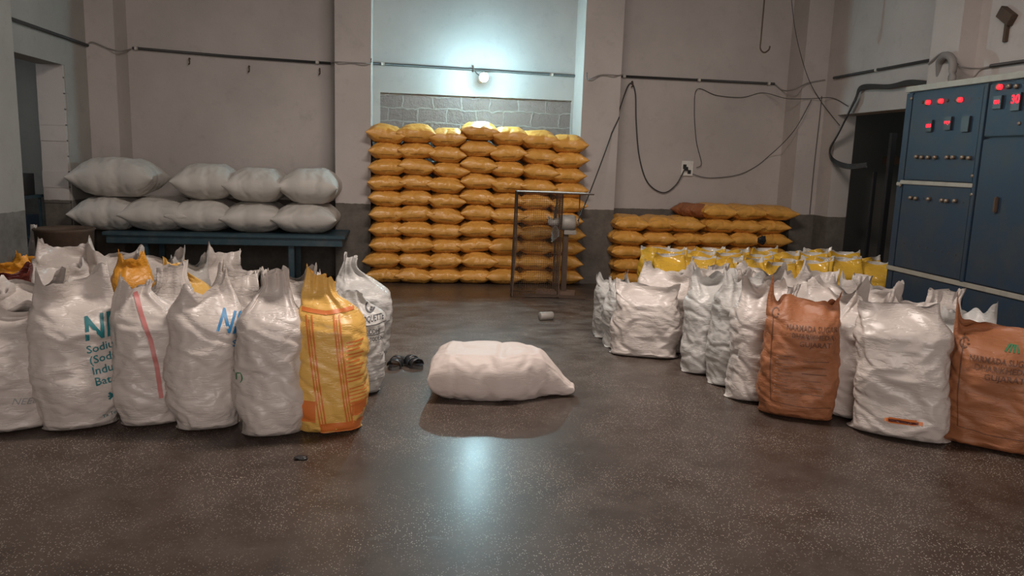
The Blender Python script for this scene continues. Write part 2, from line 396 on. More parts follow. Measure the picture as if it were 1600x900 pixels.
def pillow(seed, m, lx=.44, ly=.62, h=.21, n=34, sub=0, px=2.4, qx=.85, py=3.2, qy=.55, pull=.09, name='sack', taper=0., shrink=-.05, lump=.18, flat=0., ear=0., sag=0.):
    """sack lying flat; X = width, Y = length, base at z = 0"""
    rnd = random.Random(seed); of = rnd.uniform(0, 99)
    vs = []; idx = {}; P = []
    for s in (1, -1):
        for j in range(n+1):
            for i in range(n+1):
                edge = i in (0, n) or j in (0, n)
                if s < 0 and edge: idx[(s, i, j)] = idx[(1, i, j)]; continue
                u = 2*i/n-1; v = 2*j/n-1
                u = u*(1.25-.25*u*u); v = v*(1.25-.25*v*v)
                u = max(-1, min(1, u)); v = max(-1, min(1, v))
                x = u*lx/2*(1-pull*(1-v*v)); y = v*ly/2*(1-pull*.6*(1-u*u))
                tp = 1-taper*sm(-.1, 1, u)
                T = h/2*max(0, 1-abs(u)**px)**qx*max(0, 1-abs(v)**py)**qy*(1-.85*taper*sm(.35, 1, u))
                if flat: T = min(T, h/2*flat)+.15*max(0, T-h/2*flat)
                T *= 1+lump*noise.noise(Vector((x*5+of, y*5, s)))
                y *= tp
                zc = h/2*(flat or 1)
                z = zc+s*T+(.012*noise.noise(Vector((x*4, y*4, of))))
                z -= sag*sm(.4, 1, abs(u))*h*.5
                if ear: z -= sm(.5, 1, u)*ear*h
                x += .012*noise.noise(Vector((y*6, of, 1))); y += .015*noise.noise(Vector((x*6, of, 5)))
                idx[(s, i, j)] = len(vs); vs.append((x, y, max(.002, z))); P.append(.5 if edge else .3)
    fs = []
    for s in (1, -1):
        for j in range(n):
            for i in range(n):
                q = [idx[(s, i, j)], idx[(s, i+1, j)], idx[(s, i+1, j+1)], idx[(s, i, j+1)]]
                fs.append(tuple(q) if s > 0 else tuple(reversed(q)))
    return raw(name, vs, fs, P, m, sub=sub, shrink=shrink, bend=1.2, pin=.9)

def place_px(xb, yb, pw, ytop):
    """floor point and real size of a sack from where its foot and mouth stand"""
    p = flo(xb, yb); D = depth(p)+.15
    d = ray(xb, ytop); p2 = Vector((p.x, p.y, 0)).normalized()
    hd = math.hypot(p.x, p.y)+.12; t = hd/math.hypot(d.x, d.y)
    return p, pw*D/F, EYE.z+d.z*t
def face(o, p, d, turn=0):
    u = Vector((p.x, p.y, 0)).normalized()
    o.location = (p.x+u.x*d/2, p.y+u.y*d/2, 0); o.rotation_euler.z = -math.atan2(u.x, u.y)+turn

FR = []   # (object, placement, decals) for the printed sacks in front
def front_sack(seed, m, px, label, group, ears_px=0, d=.34, turn=0, **k):
    p, w, h = place_px(*px)
    o = stand_sack(seed, m, w=w/1.05, d=d, h=h, **k); face(o, p, d, turn)
    tag(o, label, 'sack', group); return o
GL, GR = 'open sacks of the left block', 'open sacks of the right block'
L1 = front_sack(11, M['white'], (28, 680, 120, 465), 'white woven sack cut by left photo edge, faint pen scribble near its foot', GL, rb=.17, ears=(.03, .05), mouth=.75, off=.05, tuft=.3, fill=.85, sag=.05)
L2 = front_sack(12, M['white'], (128, 678, 124, 430), 'white woven sack printed NIR in teal letters on its right side', GL, rb=.17, ears=(.03, .04), mouth=.85, fill=.80, sag=.03, tilt=.02, off=-.02)
L3 = front_sack(13, M['white'], (240, 672, 106, 438), 'white woven sack with a faded red stripe down its front', GL, rb=.17, ears=(.03, .0), mouth=.45, off=-.18, tuft=.5, fill=.84)
L4 = front_sack(14, M['white'], (326, 679, 110, 436), 'white sack with blue letters NIR, between red-striped and green-lettered sacks', GL, rb=.17, ears=(.01, .03), mouth=.6, fill=.84, off=.02, tilt=.02, sag=.07)
L5 = front_sack(15, M['white'], (427, 690, 110, 428), 'white sack with green letters at its left edge, beside the yellow printed sack', GL, rb=.17, ears=(.0, .0), mouth=.36, off=.08, tuft=.5, fill=.80, sag=0, tilt=.02)
L6 = front_sack(16, M['lemon'], (516, 684, 116, 432), 'bright yellow sack with orange printed stripes at the front corner', GL, rb=.17, ears=(.02, .0), mouth=.42, off=-.12, tuft=.3, fill=.82, sag=0, tilt=-.03)
L7 = front_sack(17, M['white_cool'], (553, 622, 96, 458), 'white sack with black logo and lettering behind the yellow striped sack', GL, rb=.17, ears=(.0, .0), mouth=.5, fill=.86, off=-.1, sag=.0)
L8 = front_sack(18, M['white_cool'], (564, 576, 90, 405), 'tall white sack with twisted tip, rearmost at right edge of left block', GL, rb=.17, ears=(.03, .0), mouth=.22, off=-.2, tuft=.6, fill=.78, sag=0)
R1 = front_sack(21, M['white'], (1005, 561, 104, 442), 'squat flat-fronted white sack with folded top, nearest the open aisle', GR, ears=(.02, .01), mouth=1.0, fill=.86, sup=.6, sag=.02, d=.3, cre=.014, mn=.3)
R2 = front_sack(22, M['white_cool'], (1106, 588, 88, 424), 'narrow white sack just right of the squat flat-fronted sack', GR, ears=(.03, .02), mouth=.85, fill=.82, turn=.5)
R3 = front_sack(23, M['white_cool'], (1146, 608, 84, 428), 'bluish white sack between two wrinkled ones, its foot tip flaring left', GR, ears=(.02, .02), mouth=.9, fill=.84, turn=.45)
R4 = front_sack(24, M['white'], (1176, 632, 84, 436), 'white sack with deep diagonal wrinkles left of the first orange sack', GR, ears=(.03, .01), mouth=.9, fill=.84, turn=.3, cre=.018, tips=.2)
R5 = front_sack(25, M['orange'], (1240, 658, 112, 462), 'orange-brown printed sack between white ones, its left corner raised', GR, ears=(.09, .05), mouth=.94, fill=.88, sup=.62, sag=.03, earw=.2, tips=.04)
R6 = front_sack(26, M['white'], (1330, 660, 84, 462), 'slim white sack with slumped shoulder right of the first orange sack', GR, ears=(.02, .04), mouth=.6, fill=.82, off=.1, turn=-.2)
R7 = front_sack(27, M['white'], (1400, 690, 134, 474), 'broad white sack with a small orange and brown mark near its foot', GR, ears=(.0, .02), mouth=.84, fill=.90, sup=.66, sag=.01, off=-.07, lean=-.05, cre=.014, mn=.25, tips=.2)
R8 = front_sack(28, M['white_cool'], (1490, 640, 80, 480), 'white sack half hidden between broad white sack and last orange sack', GR, ears=(.0, .05), mouth=.9, fill=.8)
R9 = front_sack(29, M['orange'], (1538, 706, 136, 502), 'orange-brown printed sack cut by right photo edge, tall left corner', GR, ears=(.14, .02), mouth=.95, fill=.88, sup=.62, sag=.03, earw=.25, tips=.04)
R0 = front_sack(30, M['white_cool'], (958, 532, 62, 432), 'small white sack behind the squat one, closest to the wire fan', GR, ears=(.02, .02), mouth=.9, fill=.84, turn=.5)
R0b = front_sack(31, M['white_cool'], (975, 548, 66, 436), 'white sack wedged behind the squat flat-fronted sack with dark NE lettering', GR, ears=(.02, .02), mouth=.9, fill=.84, turn=.5)

PW = [stand_sack(40+i, M['white'], ears=e, mouth=mo, tuft=tu, off=of_, fill=fi, h=.80, sub=0, sag=sg, open_=op, rb=.1, nu=54, nv=56)
      for i, (e, mo, tu, of_, fi, sg, op) in enumerate((((.03, .02), .8, 0, 0, .80, .05, .35), ((.0, .0), .3, .7, -.15, .76, 0, .3),
          ((.08, .0), .6, .3, .1, .74, .03, .3), ((.02, .06), .9, 0, 0, .84, .06, .5), ((.0, .03), .4, .6, .15, .72, 0, .3), ((.04, .04), 1., 0, 0, .86, .04, .6)))]
PY = [stand_sack(52, M['lemon'], ears=(.02, .0), mouth=.3, tuft=.7, off=-.1, fill=.74, h=.82, sub=0, nu=54, nv=56),
      stand_sack(53, M['yellow_dull'], ears=(.02, .03), mouth=.6, tuft=.2, off=0, fill=.84, h=.8, sub=0, nu=54, nv=56)]
PP = [stand_sack(60+i, M['packet'], w=.30, d=.24, h=.62, mn=.35, ears=(.0, .015), mouth=1.0, fill=.88, sub=0, sup=.55, nu=48, nv=44, name='packet', sag=.01, open_=.12, cre=.004) for i in range(3)]
YS = [pillow(70+i, M['yellow'], lx=.452, ly=.64, h=.217, flat=.86, px=2.9, qx=.78, pull=.06) for i in range(6)]
BS = [pillow(80+i, M['bench_white'], lx=.74, ly=.92, h=.42, n=40, sub=1, px=2.7, qx=.60, pull=.05, flat=.92, shrink=-.02, lump=.05) for i in range(4)]
BL = pillow(86, M['bench_white'], lx=1.08, ly=.7, h=.44, n=42, sub=1, px=2.6, qx=.62, pull=.05, flat=.92, shrink=-.02, lump=.05)
CS = pillow(90, M['floor_white'], lx=.98, ly=.56, h=.315, n=46, sub=1, px=7, qx=.42, py=4, qy=.42, pull=.0, taper=.80, flat=.93, ear=.30, shrink=-.035, lump=.08)
run_sims()

# ---------------------------------------------------------------- printed marks, projected on the cloth
def bvh(o): return BVHTree.FromPolygons([v.co for v in o.data.vertices], [p.vertices for p in o.data.polygons])
def stick(o, name, bm, m, cuts=.02, lift=.003):
    """bm holds flat faces in the XZ plane; cut them small and lay them on the front of the sack"""
    xs = [v.co.x for v in bm.verts]; zs = [v.co.z for v in bm.verts]
    x = min(xs)
    while x < max(xs):
        bmesh.ops.bisect_plane(bm, geom=bm.verts[:]+bm.edges[:]+bm.faces[:], plane_co=(x, 0, 0), plane_no=(1, 0, 0)); x += cuts
    z = min(zs)
    while z < max(zs):
        bmesh.ops.bisect_plane(bm, geom=bm.verts[:]+bm.edges[:]+bm.faces[:], plane_co=(0, 0, z), plane_no=(0, 0, 1)); z += cuts
    t = bvh(o); dead = []
    for v in bm.verts:
        hit = t.ray_cast(Vector((v.co.x, -2, v.co.z)), Vector((0, 1, 0)))
        if hit[0] is None: dead.append(v)
        else: v.co = hit[0]+hit[1]*(-lift if hit[1].y > 0 else lift)
    bmesh.ops.delete(bm, geom=dead, context='VERTS')
    for f in bm.faces:
        f.normal_update()
        if f.normal.y > 0: f.normal_flip()
    return obj(name, bm, m, o, True)
def text(o, s, x, z, size, m, rot=0, shear=0, bold=.0, cuts=.03, sx=1, name='printed_text'):
    c = bpy.data.curves.new('t', 'FONT'); c.body = s; c.size = size; c.resolution_u = 2; c.offset = bold*size; c.shear = shear
    to = bpy.data.objects.new('t', c); me = bpy.data.meshes.new_from_object(to); bpy.data.objects.remove(to)
    bm = bmesh.new(); bm.from_mesh(me); cr, sr = math.cos(rot), math.sin(rot)
    for v in bm.verts:
        a, b = v.co.x*sx, v.co.y; v.co = Vector((x+a*cr-b*sr, 0, z+a*sr+b*cr))
    bmesh.ops.triangulate(bm, faces=bm.faces)
    return stick(o, name, bm, m, cuts)
def strip(o, pts, w, m, name='printed_stripe', lift=.003):
    bm = bmesh.new(); prev = None
    for i, (x, z) in enumerate(pts):
        a = Vector(pts[min(i+1, len(pts)-1)])-Vector(pts[max(i-1, 0)]); n = Vector((-a.y, a.x)).normalized()*w/2
        cur = (bm.verts.new((x+n.x, 0, z+n.y)), bm.verts.new((x-n.x, 0, z-n.y)))
        if prev: bm.faces.new((prev[0], prev[1], cur[1], cur[0]))
        prev = cur
    return stick(o, name, bm, m, .015, lift)
# sack printed NIR in teal
text(L2, 'NIRMA', .035, .50, .165, M['teal_ink'], .1, .15, .022, sx=.8)
for i, s in enumerate(('Sodium', '(Soda', 'Industrial', 'Batch No')): text(L2, s, .045+.010*i, .43-.058*i, .058, M['teal_ink'], .12, bold=.012)
strip(L2, [(.135, .21), (.17, .17)], .012, M['teal_ink'], 'printed_mark'); strip(L2, [(.17, .21), (.135, .17)], .012, M['teal_ink'], 'printed_mark'); strip(L2, [(.13, .19), (.178, .19)], .008, M['teal_ink'], 'printed_mark')
text(L2, 'Ta Toxic', .10, .02+.05, .028, M['teal_ink'], .1)
strip(L3, [(-.06, .74), (-.03, .62), (.005, .5), (.03, .35), (.045, .18)], .022, M['red_ink'])
text(L4, 'NIRMA', .05, .57, .15, M['blue_ink'], -.3, .1, .02, sx=.7)
text(L4, 'So', .13, .47, .05, M['blue_ink'], 0, bold=.01)
text(L4, 'ta', .16, .07, .03, M['blue_ink'], 0)
text(L5, 'E', -.215, .40, .055, M['green_ink'], bold=.01); text(L5, 'IT)', -.205, .33, .055, M['green_ink'], bold=.01); text(L5, 's', -.16, .07, .03, M['green_ink'])
text(L1, 'NEEL', -.02, .17, .05, M['grey_ink'], -.1, .3)
# yellow printed sack
for x in (-.085, .055):
    dx = .05
    for e in (-.014, .014): strip(L6, [(x+e-.02, .66), (x+e, .45), (x+e+dx*.6, .2), (x+e+dx, .06)], .008, M['orange_ink'])
    strip(L6, [(x-.02, .64), (x, .45), (x+dx*.6, .2), (x+dx, .06)], .006, M['orange_ink'])
strip(L6, [(-.17, .69), (-.02, .67), (.15, .69)], .02, M['orange_ink'])
for i in range(11): strip(L6, [(.085, .52-i*.021), (.085+.09-.01*(i % 3), .53-i*.021)], .008, M['orange_ink'])
for i in range(6): strip(L6, [(.1, .27-i*.02), (.19, .28-i*.02)], .007, M['orange_ink'])
strip(L6, [(.115, .155), (.235, .155)], .085, M['orange_ink'], 'printed_block', .002); strip(L6, [(-.20, .15), (-.075, .15)], .12, M['orange_ink'], 'printed_block', .002)
strip(L6, [(-.05, .05), (.22, .05)], .06, M['orange_ink'], 'printed_block', .002)
for a in ([(-.2, .60), (-.16, .60)], [(-.2, .56), (-.16, .56)], [(-.2, .60), (-.2, .56)], [(-.16, .60), (-.16, .56)]): strip(L6, a, .004, M['black_ink'], 'printed_mark')
strip(L6, [(-.19, .58), (-.17, .58)], .018, M['black_ink'], 'printed_mark')
# black logo sack
def ring(o, x, z, r, w, m, a0=0, a1=2*PI, name='printed_logo'):
    n = 20; strip(o, [(x+r*math.cos(a0+(a1-a0)*i/n), z+r*1.2*math.sin(a0+(a1-a0)*i/n)) for i in range(n+1)], w, m, name)
ring(L7, .10, .56, .026, .010, M['black_ink']); strip(L7, [(.10, .55), (.115, .545)], .022, M['black_ink'], 'printed_logo')
text(L7, 'ROQUETTE', .04, .475, .045, M['black_ink'], .08, .15, .012, sx=.62); text(L7, 'RIDDHI', .07, .405, .042, M['black_ink'], .05, 0, .01, sx=.65); text(L7, 'MALTODEX', .05, .355, .038, M['black_ink'], .08, sx=.62)
strip(L7, [(.02, .452), (.2, .468)], .004, M['black_ink'], 'printed_rule'); strip(L7, [(.02, .395), (.2, .405)], .004, M['black_ink'], 'printed_rule')
for i in range(5): strip(L7, [(.05, .19-i*.022), (.19, .20-i*.022)], .005, M['grey_ink'], 'printed_line')
# orange sacks
for o, k in ((R5, 1.0), (R9, 1.05)):
    x0 = -.06 if o is R5 else -.10
    zt = .56 if o is R5 else .50
    text(o, 'NARMADA SUGAR', x0-.03, zt, .042*k, M['brown_ink'], 0, bold=.012, sx=.8); text(o, 'DHARIKHEDA', x0, zt-.045, .042*k, M['brown_ink'], 0, bold=.012, sx=.9)
    text(o, 'GUJARAT', x0+.05, zt-.09, .042*k, M['brown_ink'], 0, bold=.012)
    ring(o, -.16 if o is R5 else -.165, zt+.08, .02, .007, M['brown_ink'], .4, 5.6); strip(o, [(-.15, zt+.075), (-.138, zt+.075)], .007, M['brown_ink'], 'printed_logo')
    strip(o, [(-.17, .62), (-.16, .3), (-.14, .12), (.0, .10), (.2, .105)], .0045, M['brown_ink'], 'printed_rule')
    if o is R5:
        for i in range(13):
            rr = random.Random(i); strip(o, [(-.13, .40-i*.02), (-.13+.06+.05*rr.random(), .40-i*.02)], .004, M['brown_ink'], 'printed_line')
            if i % 2: strip(o, [(.02, .40-i*.02), (.02+.1+.05*rr.random(), .40-i*.02)], .004, M['brown_ink'], 'printed_line')
for a in range(4): strip(R9, [(.03+.02*a, zt+.065), (.05+.01*a, zt+.10)], .009, M['green_ink'], 'printed_logo')
# mark on the broad white sack
strip(R7, [(-.07, .125), (-.05, .125), (.10, .13), (.12, .13)], .020, M['orange_ink'], 'printed_mark'); strip(R7, [(-.05, .125), (.09, .13)], .034, M['orange_ink'], 'printed_mark')
strip(R7, [(-.05, .125), (0, .128), (.06, .125), (.10, .128)], .016, M['red_sack'], 'printed_mark', .005)
text(R0b, 'NE', -.12, .36, .07, M['black_ink'], .5, bold=.01)

# ---------------------------------------------------------------- sacks behind the front rows
used = set()
def reuse(proto, loc, rz, scale, label, cat, group, m=None):
    if proto.name in used:
        o = copy_tree(proto)
    else: o = proto; used.add(proto.name)
    o.location = loc; o.rotation_euler = (0, 0, rz); o.scale = scale; tag(o, label, cat, group); return o
def back_sack(kind, px, label, group, turn=0, d=.34, m=None):
    p, w, h = place_px(*px)
    pr, h0 = kind, .80
    u = Vector((p.x, p.y, 0)).normalized()
    o = reuse(pr, (p.x+u.x*d/2, p.y+u.y*d/2, 0), -math.atan2(u.x, u.y)+turn, (w/.47, w/.47*.95, h/h0), label, 'sack', group)
    return o
LB = [
    (PW[3], (62, 612, 106, 432), 'open white sack in second row behind the teal-lettered sack, crumpled low mouth', .2),
    (PW[1], (170, 606, 104, 452), 'white sack wedged behind the teal-lettered and red-striped sacks', -.2),
    (PW[4], (262, 604, 104, 418), 'white sack with gathered tuft standing behind the red-striped sack', .1),
    (PW[2], (362, 606, 104, 430), 'white sack in second row behind the blue-lettered sack', .3),
    (PW[0], (462, 612, 100, 432), 'white sack in second row behind the green-lettered sack', -.1),
    (PW[5], (-30, 625, 110, 455), 'white sack in second row at far left behind the scribbled sack', .1),
    (PW[0], (100, 556, 94, 410), 'greyish white sack in third row between second row and the big heap of tops', .4),
    (PY[1], (212, 556, 66, 398), 'ochre yellow sack with folded open top in the third row', .2),
    (PY[0], (290, 560, 96, 410), 'yellow sack with orange stripes standing in the third row', .1),
    (PW[2], (374, 556, 92, 420), 'white sack in third row just right of the yellow striped one', -.4),
    (PW[3], (452, 560, 92, 424), 'white sack with wide crumpled mouth in the third row by the tall tip sack', .2),
    (PY[1], (28, 548, 88, 404), 'orange and yellow printed sack slumped in third row at far left', -.3),
    (PW[0], (110, 520, 92, 378), 'big pale sack below the left doorway with its corner pulled up', .2),
    (PW[5], (186, 518, 80, 392), 'pale sack with boxy open mouth next to the ochre yellow sack', .1),
    (PW[3], (256, 518, 76, 396), 'translucent pale sack behind the yellow striped one, under the blue bench', .3),
    (PW[2], (345, 520, 80, 392), 'white sack with tall pointed corner, rear row below the blue bench', 0),
    (PY[1], (55, 505, 76, 396), 'yellow sack at rear of left block beside the grey pillar', .3),
    (PW[1], (66, 478, 30, 352), 'narrow white sack standing against the grey pillar foot', .3),
]
for kind, px, lab, turn in LB: back_sack(kind, px, lab, GL, turn)
def repaint(o, m):
    o.material_slots[0].link = 'OBJECT'; o.material_slots[0].material = m
repaint(back_sack(PW[5], (6, 592, 96, 424), 'maroon printed sack with low open mouth at the left photo edge', GL, .3), M['red_sack'])
repaint(back_sack(PW[3], (300, 528, 60, 404), 'grey sack squeezed in the rear row behind the yellow striped one', GL, .3), M['grey_sack'])
# right block: rows stepping back from the front line towards the cabinet
rowname = ['second', 'third', 'fourth']
e0 = Vector((2.10, 5.95, 0)); e1 = Vector((3.85, 4.25, 0)); dr = (e1-e0).normalized(); pp = Vector((.75, .66, 0)).normalized()
ordn = ['first', 'second', 'third', 'fourth', 'fifth', 'sixth']
k = 0
for j in range(3):
    for i in range(5 if j < 2 else 4):
        p = e0+dr*(i*.44+.1*(j % 2))+pp*(j*.40)
        if p.x > 4.12: continue
        kind = PW[(k*5+j) % 6]; rr = random.Random(k+5)
        o = reuse(kind, (p.x, p.y, 0), -.6+rr.uniform(-.5, .5), (1, .95, (.78+.12*rr.random())), 'crumpled white sack, %s from the aisle in the %s row behind the front line' % (ordn[i], rowname[j]), 'sack', GR)
        k += 1
# yellow packets behind them
k = 0
for r in range(4):
    for i in range(8):
        X = 2.62+i*.30+.10*(r % 2)-.02*r; Y = 7.85-r*.30-.02*i
        if X > (4.9 if Y > 6.9 else 4.3) - (.3 if r > 2 else 0) or (r == 3 and X < 3.2): continue
        rr = random.Random(100+k)
        o = reuse(PP[k % 3], (X, Y, 0), rr.uniform(-.5, .1), (1, 1, .98+.1*rr.random()), 'glossy yellow packet with white top, %s from left in the %s row from the back' % ((ordn+['seventh', 'eighth'])[i], ordn[r]), 'packet', 'yellow packets standing behind the right block')
        k += 1

# ---------------------------------------------------------------- tall yellow stack
cols = 7; PITCH = .366; LH = .1825
rown = ['bottom', 'second', 'third', 'fourth', 'fifth', 'sixth', 'seventh', 'eighth', 'ninth', 'top']
coln = ['leftmost', 'second from left', 'third from left', 'middle', 'third from right', 'second from right', 'rightmost']
for r in range(10):
    for c in range(cols):
        rr = random.Random(r*31+c*7)
        X = -.245-.0+c*PITCH+rr.uniform(-.022, .022)-.003*c
        Y = 9.12+.30+rr.uniform(-.02, .02); Z = r*LH*(1., 1.012, .99, 1.045, 1.015, 1., .975)[c]
        o = reuse(YS[(r*5+c*3+rr.randrange(2)) % 6], (X, Y, Z), rr.uniform(-.07, .07), (1, 1, 1.0 if r < 9 else 1.12),
                  'yellow sack in the tall stack, %s row from floor, %s' % (rown[r], coln[c]) if r not in (0, 9) else 'yellow sack in the tall stack, %s row, %s' % (rown[r], coln[c]),
                  'sack', 'yellow sacks of the tall stack')
        o.rotation_euler.y = rr.uniform(-.05, .05); o.location.x += .0
# low yellow stack by the right corner
for r in range(5):
    for c in range(6):
        if r < 2 and c > 2: continue
        rr = random.Random(900+r*31+c*7)
        X = 2.72+c*.372+rr.uniform(-.025, .025); Y = 9.34+rr.uniform(-.02, .02); Z = r*.172
        reuse(YS[(r*3+c*5) % 6], (X, Y, Z), rr.uniform(-.10, .10), (1, .95, .94), 'yellow sack in the low stack by the corner, layer %s, %s' % (['on the floor', 'second up', 'third up', 'fourth up', 'fifth up'][r], ['leftmost', 'second from left', 'third from left', 'third from right', 'second from right', 'rightmost'][c]), 'sack', 'yellow sacks of the low stack')
for c in range(3):
    reuse(YS[c], (3.85+c*.39, 9.34, 5*.172), .05*c, (1.03, .95, .92), 'yellow sack topping the low stack, %s of its three top sacks' % ['left', 'middle', 'right'][c], 'sack', 'yellow sacks of the low stack')

repaint(reuse(YS[3], (3.62, 9.42, 5*.172), .25, (.8, .8, .9), 'brownish stained sack at left end of the low stack top layer', 'sack', None), M['orange'])
q = onY(1191, 375, 9.02); bm = bmesh.new(); bmesh.ops.create_icosphere(bm, subdivisions=3, radius=.055)
for v in bm.verts: n = noise.noise(v.co*30); v.co = Vector((v.co.x*(1+n*.4), v.co.y*(.5+n*.3), v.co.z*(.9+n*.5)))
o = obj('plastic_scrap', bm, M['black'], None, True); o.location = q; tag(o, 'crumpled black plastic stuffed between sacks of the low stack', 'scrap')

# ---------------------------------------------------------------- blue bench with white sacks
bt = .62
bench = empty('bench', (-2.1, 9.0, 0)); tag(bench, 'long dark blue bench along the back wall under the white sacks', 'bench')
def bpart(name, x0, x1, y0, y1, z0, z1, m=M['blue_bench'], bev=.005): 
    return obj(name, box(x0+2.1, x1+2.1, y0-9, y1-9, z0, z1, bev=bev), m, bench)
bpart('bench_top', -3.15, -.66, 8.5, 9.28, bt-.035, bt)
bpart('apron', -3.12, -.69, 8.53, 8.56, bt-.12, bt-.036); bpart('apron', -3.12, -.69, 9.2, 9.23, bt-.12, bt-.036); bpart('apron', -.72, -.69, 8.57, 9.19, bt-.12, bt-.036)
for x in (-2.78, -1.27):
    for y in (8.57, 9.13): bpart('leg', x, x+.06, y, y+.06, 0, bt-.036)
def bsack(kind, px0, px1, yb, z, label, rz=0, dy=.46, hs=1, base=.74, flip=False, Y=8.62):
    a = onY(px0, yb, Y); b = onY(px1, yb, Y)
    return reuse(kind, ((a.x+b.x)/2, Y+dy-.08, z), rz+(PI if flip else 0), ((b.x-a.x)/base, 1, hs), label, 'sack', 'white sacks on the bench')
bsack(BL, 107, 214, 345, bt, 'white sack on bench, lower layer, leftmost beside the doorway', 0, .36, .85, 1.08)
bsack(BS[0], 185, 292, 345, bt, 'white sack on bench, lower layer, second from the doorway', .03, hs=.9)
bsack(BS[1], 262, 363, 345, bt, 'white sack on bench, lower layer, middle one with slanting seam', -.03, hs=.88)
bsack(BS[2], 343, 442, 350, bt, 'white sack on bench, lower layer, fourth with tip at its right', .03, hs=.84)
bsack(BS[3], 424, 526, 350, bt, 'white sack on bench, lower layer, at the bench end', 0, hs=.85)
bsack(BL, 104, 241, 290, bt+.355, 'longest white sack on top, lying lengthwise by the doorway', .0, .36, 1.0, 1.08, flip=False)
bsack(BS[1], 266, 364, 290, bt+.345, 'round white sack on top layer, next to the long one after a gap', .04, hs=.98)
bsack(BS[3], 350, 443, 290, bt+.33, 'white sack on top layer between the round one and end one', -.03, hs=.95)
bsack(BS[0], 434, 528, 290, bt+.325, 'white sack on top layer at the bench end', 0, hs=1.0, flip=True)

# ---------------------------------------------------------------- lying white sack on the floor
p = flo(770, 628)
CS.location = (p.x+.09, p.y+.19, 0); CS.rotation_euler.z = -.16
CS.scale = (.95, 1, 1); tag(CS, 'full white sack lying alone in the middle of the floor', 'sack')

# ---------------------------------------------------------------- slippers
def slipper(px, rz, label):
    c = flo(*px); e = empty('slipper', (c.x, c.y, 0), rz); tag(e, label, 'slipper', 'pair of black slippers')
    def outline(s, n=28):
        pts = []
        for i in range(n):
            a = 2*PI*i/n; y = .135*math.sin(a); wd = .046+.008*math.sin(a)-.010*math.exp(-((y+.01)/.04)**2)
            pts.append((wd*math.cos(a)*s, y*(s*.02+.98)))
        return pts
    def slab(z0, z1, s, m, name):
        bm = bmesh.new(); a = [bm.verts.new((x, y, z0)) for x, y in outline(s)]; b = [bm.verts.new((x, y, z1+.01*max(0, -y/.13))) for x, y in outline(s)]
        n = len(a)
        for i in range(n): bm.faces.new((a[i], a[(i+1) % n], b[(i+1) % n], b[i]))
        bm.faces.new(list(reversed(a))); bm.faces.new(b); bmesh.ops.recalc_face_normals(bm, faces=bm.faces)
        return obj(name, bm, m, e)
    slab(0, .025, 1, M['sole'], 'sole'); slab(.025, .032, .94, M['leather'], 'insole')
    for y0, y1, hh in ((-.025, .025, .058), (.035, .085, .048)):
        bm = bmesh.new(); n = 14
        for t in (0, .004):
            pass
        g = [[bm.verts.new(((.052-t)*math.cos(PI*i/n), y, .02+(hh-t)*math.sin(PI*i/n)**.8)) for i in range(n+1)] for y, t in ((y0, 0), (y1, 0), (y1, .005), (y0, .005))]
        for r in range(4):
            for i in range(n): bm.faces.new((g[r][i], g[r][i+1], g[(r+1) % 4][i+1], g[(r+1) % 4][i]))
        bmesh.ops.recalc_face_normals(bm, faces=bm.faces); obj('strap', bm, M['leather'], e, True)
slipper((620, 572), PI-.25, 'black strapped slipper, left of the pair beside the white sacks')
slipper((643, 571), PI+.55, 'black strapped slipper, right of the pair, toe turned to the aisle')
# small tin on the floor
c = flo(853, 500); bm = bmesh.new(); lathe(bm, (0, 0, .04), [(.001, -.07), (.036, -.07), (.04, -.065), (.04, .06), (.036, .07), (.03, .068), (.001, .06)], 'X', 24)
o = obj('tin_can', bm, M['motor'], None, True); o.location = (c.x, c.y, 0); o.rotation_euler.z = .3; tag(o, 'small grey tin lying on the floor before the wire fan', 'tin')
# dark crumpled scraps
for i, (px, lab) in enumerate((((472, 717), 'small dark scrap on the floor below the yellow striped sack'),)):
    c = flo(*px); bm = bmesh.new(); bmesh.ops.create_icosphere(bm, subdivisions=3, radius=.035)
    for v in bm.verts: n = noise.noise(v.co*40); v.co = Vector((v.co.x*(1+n*.5), v.co.y*(.6+n*.4), max(.001, v.co.z*.25+.007)))
    o = obj('scrap', bm, M['black'], None, True); o.location = (c.x, c.y, 0); tag(o, lab, 'scrap')

# ---------------------------------------------------------------- wire fan cage on pedestal
f0 = flo(868, 462); FY = f0.y
fan = empty('pedestal_fan', (f0.x, f0.y, 0)); tag(fan, 'old pedestal fan with rusty wire cage standing before the tall yellow stack', 'fan')
def FX(px, py, Y=None): 
    q = onY(px, py, Y if Y else FY); return Vector((q.x-f0.x, q.y-f0.y, q.z))
def fp(name, bm, m, sm_=False, par=None): return obj(name, bm, m, par or fan, sm_)
bm = bmesh.new(); R_ = Matrix.Rotation(-.25, 3, 'Z')
bx(bm, -.22, .22, -.10, .10, 0, .06, rot=R_); bevel(bm, .005); fp('base', bm, M['wood'])
bm = bmesh.new(); bx(bm, -.36, .34, -.16, -.13, 0, .035, rot=R_); bevel(bm, .004); fp('base_rail', bm, M['rust'])
a = FX(880, 455); b = FX(887, 365)
bm = bmesh.new(); bx(bm, a.x-.03, a.x+.03, -.02, .02, .06, b.z); bevel(bm, .004); fp('pole', bm, M['rust'])
c = FX(889, 348)
bm = bmesh.new(); lathe(bm, (c.x-.02, 0, c.z), [(.01, -.10), (.06, -.10), (.085, -.08), (.09, .06), (.075, .09), (.01, .10)], 'X', 24); fp('motor', bm, M['motor'], True)
bm = bmesh.new(); bx(bm, c.x-.06, c.x+.08, -.05, .05, c.z-.13, c.z-.08); bevel(bm, .006); fp('motor_bracket', bm, M['motor'])
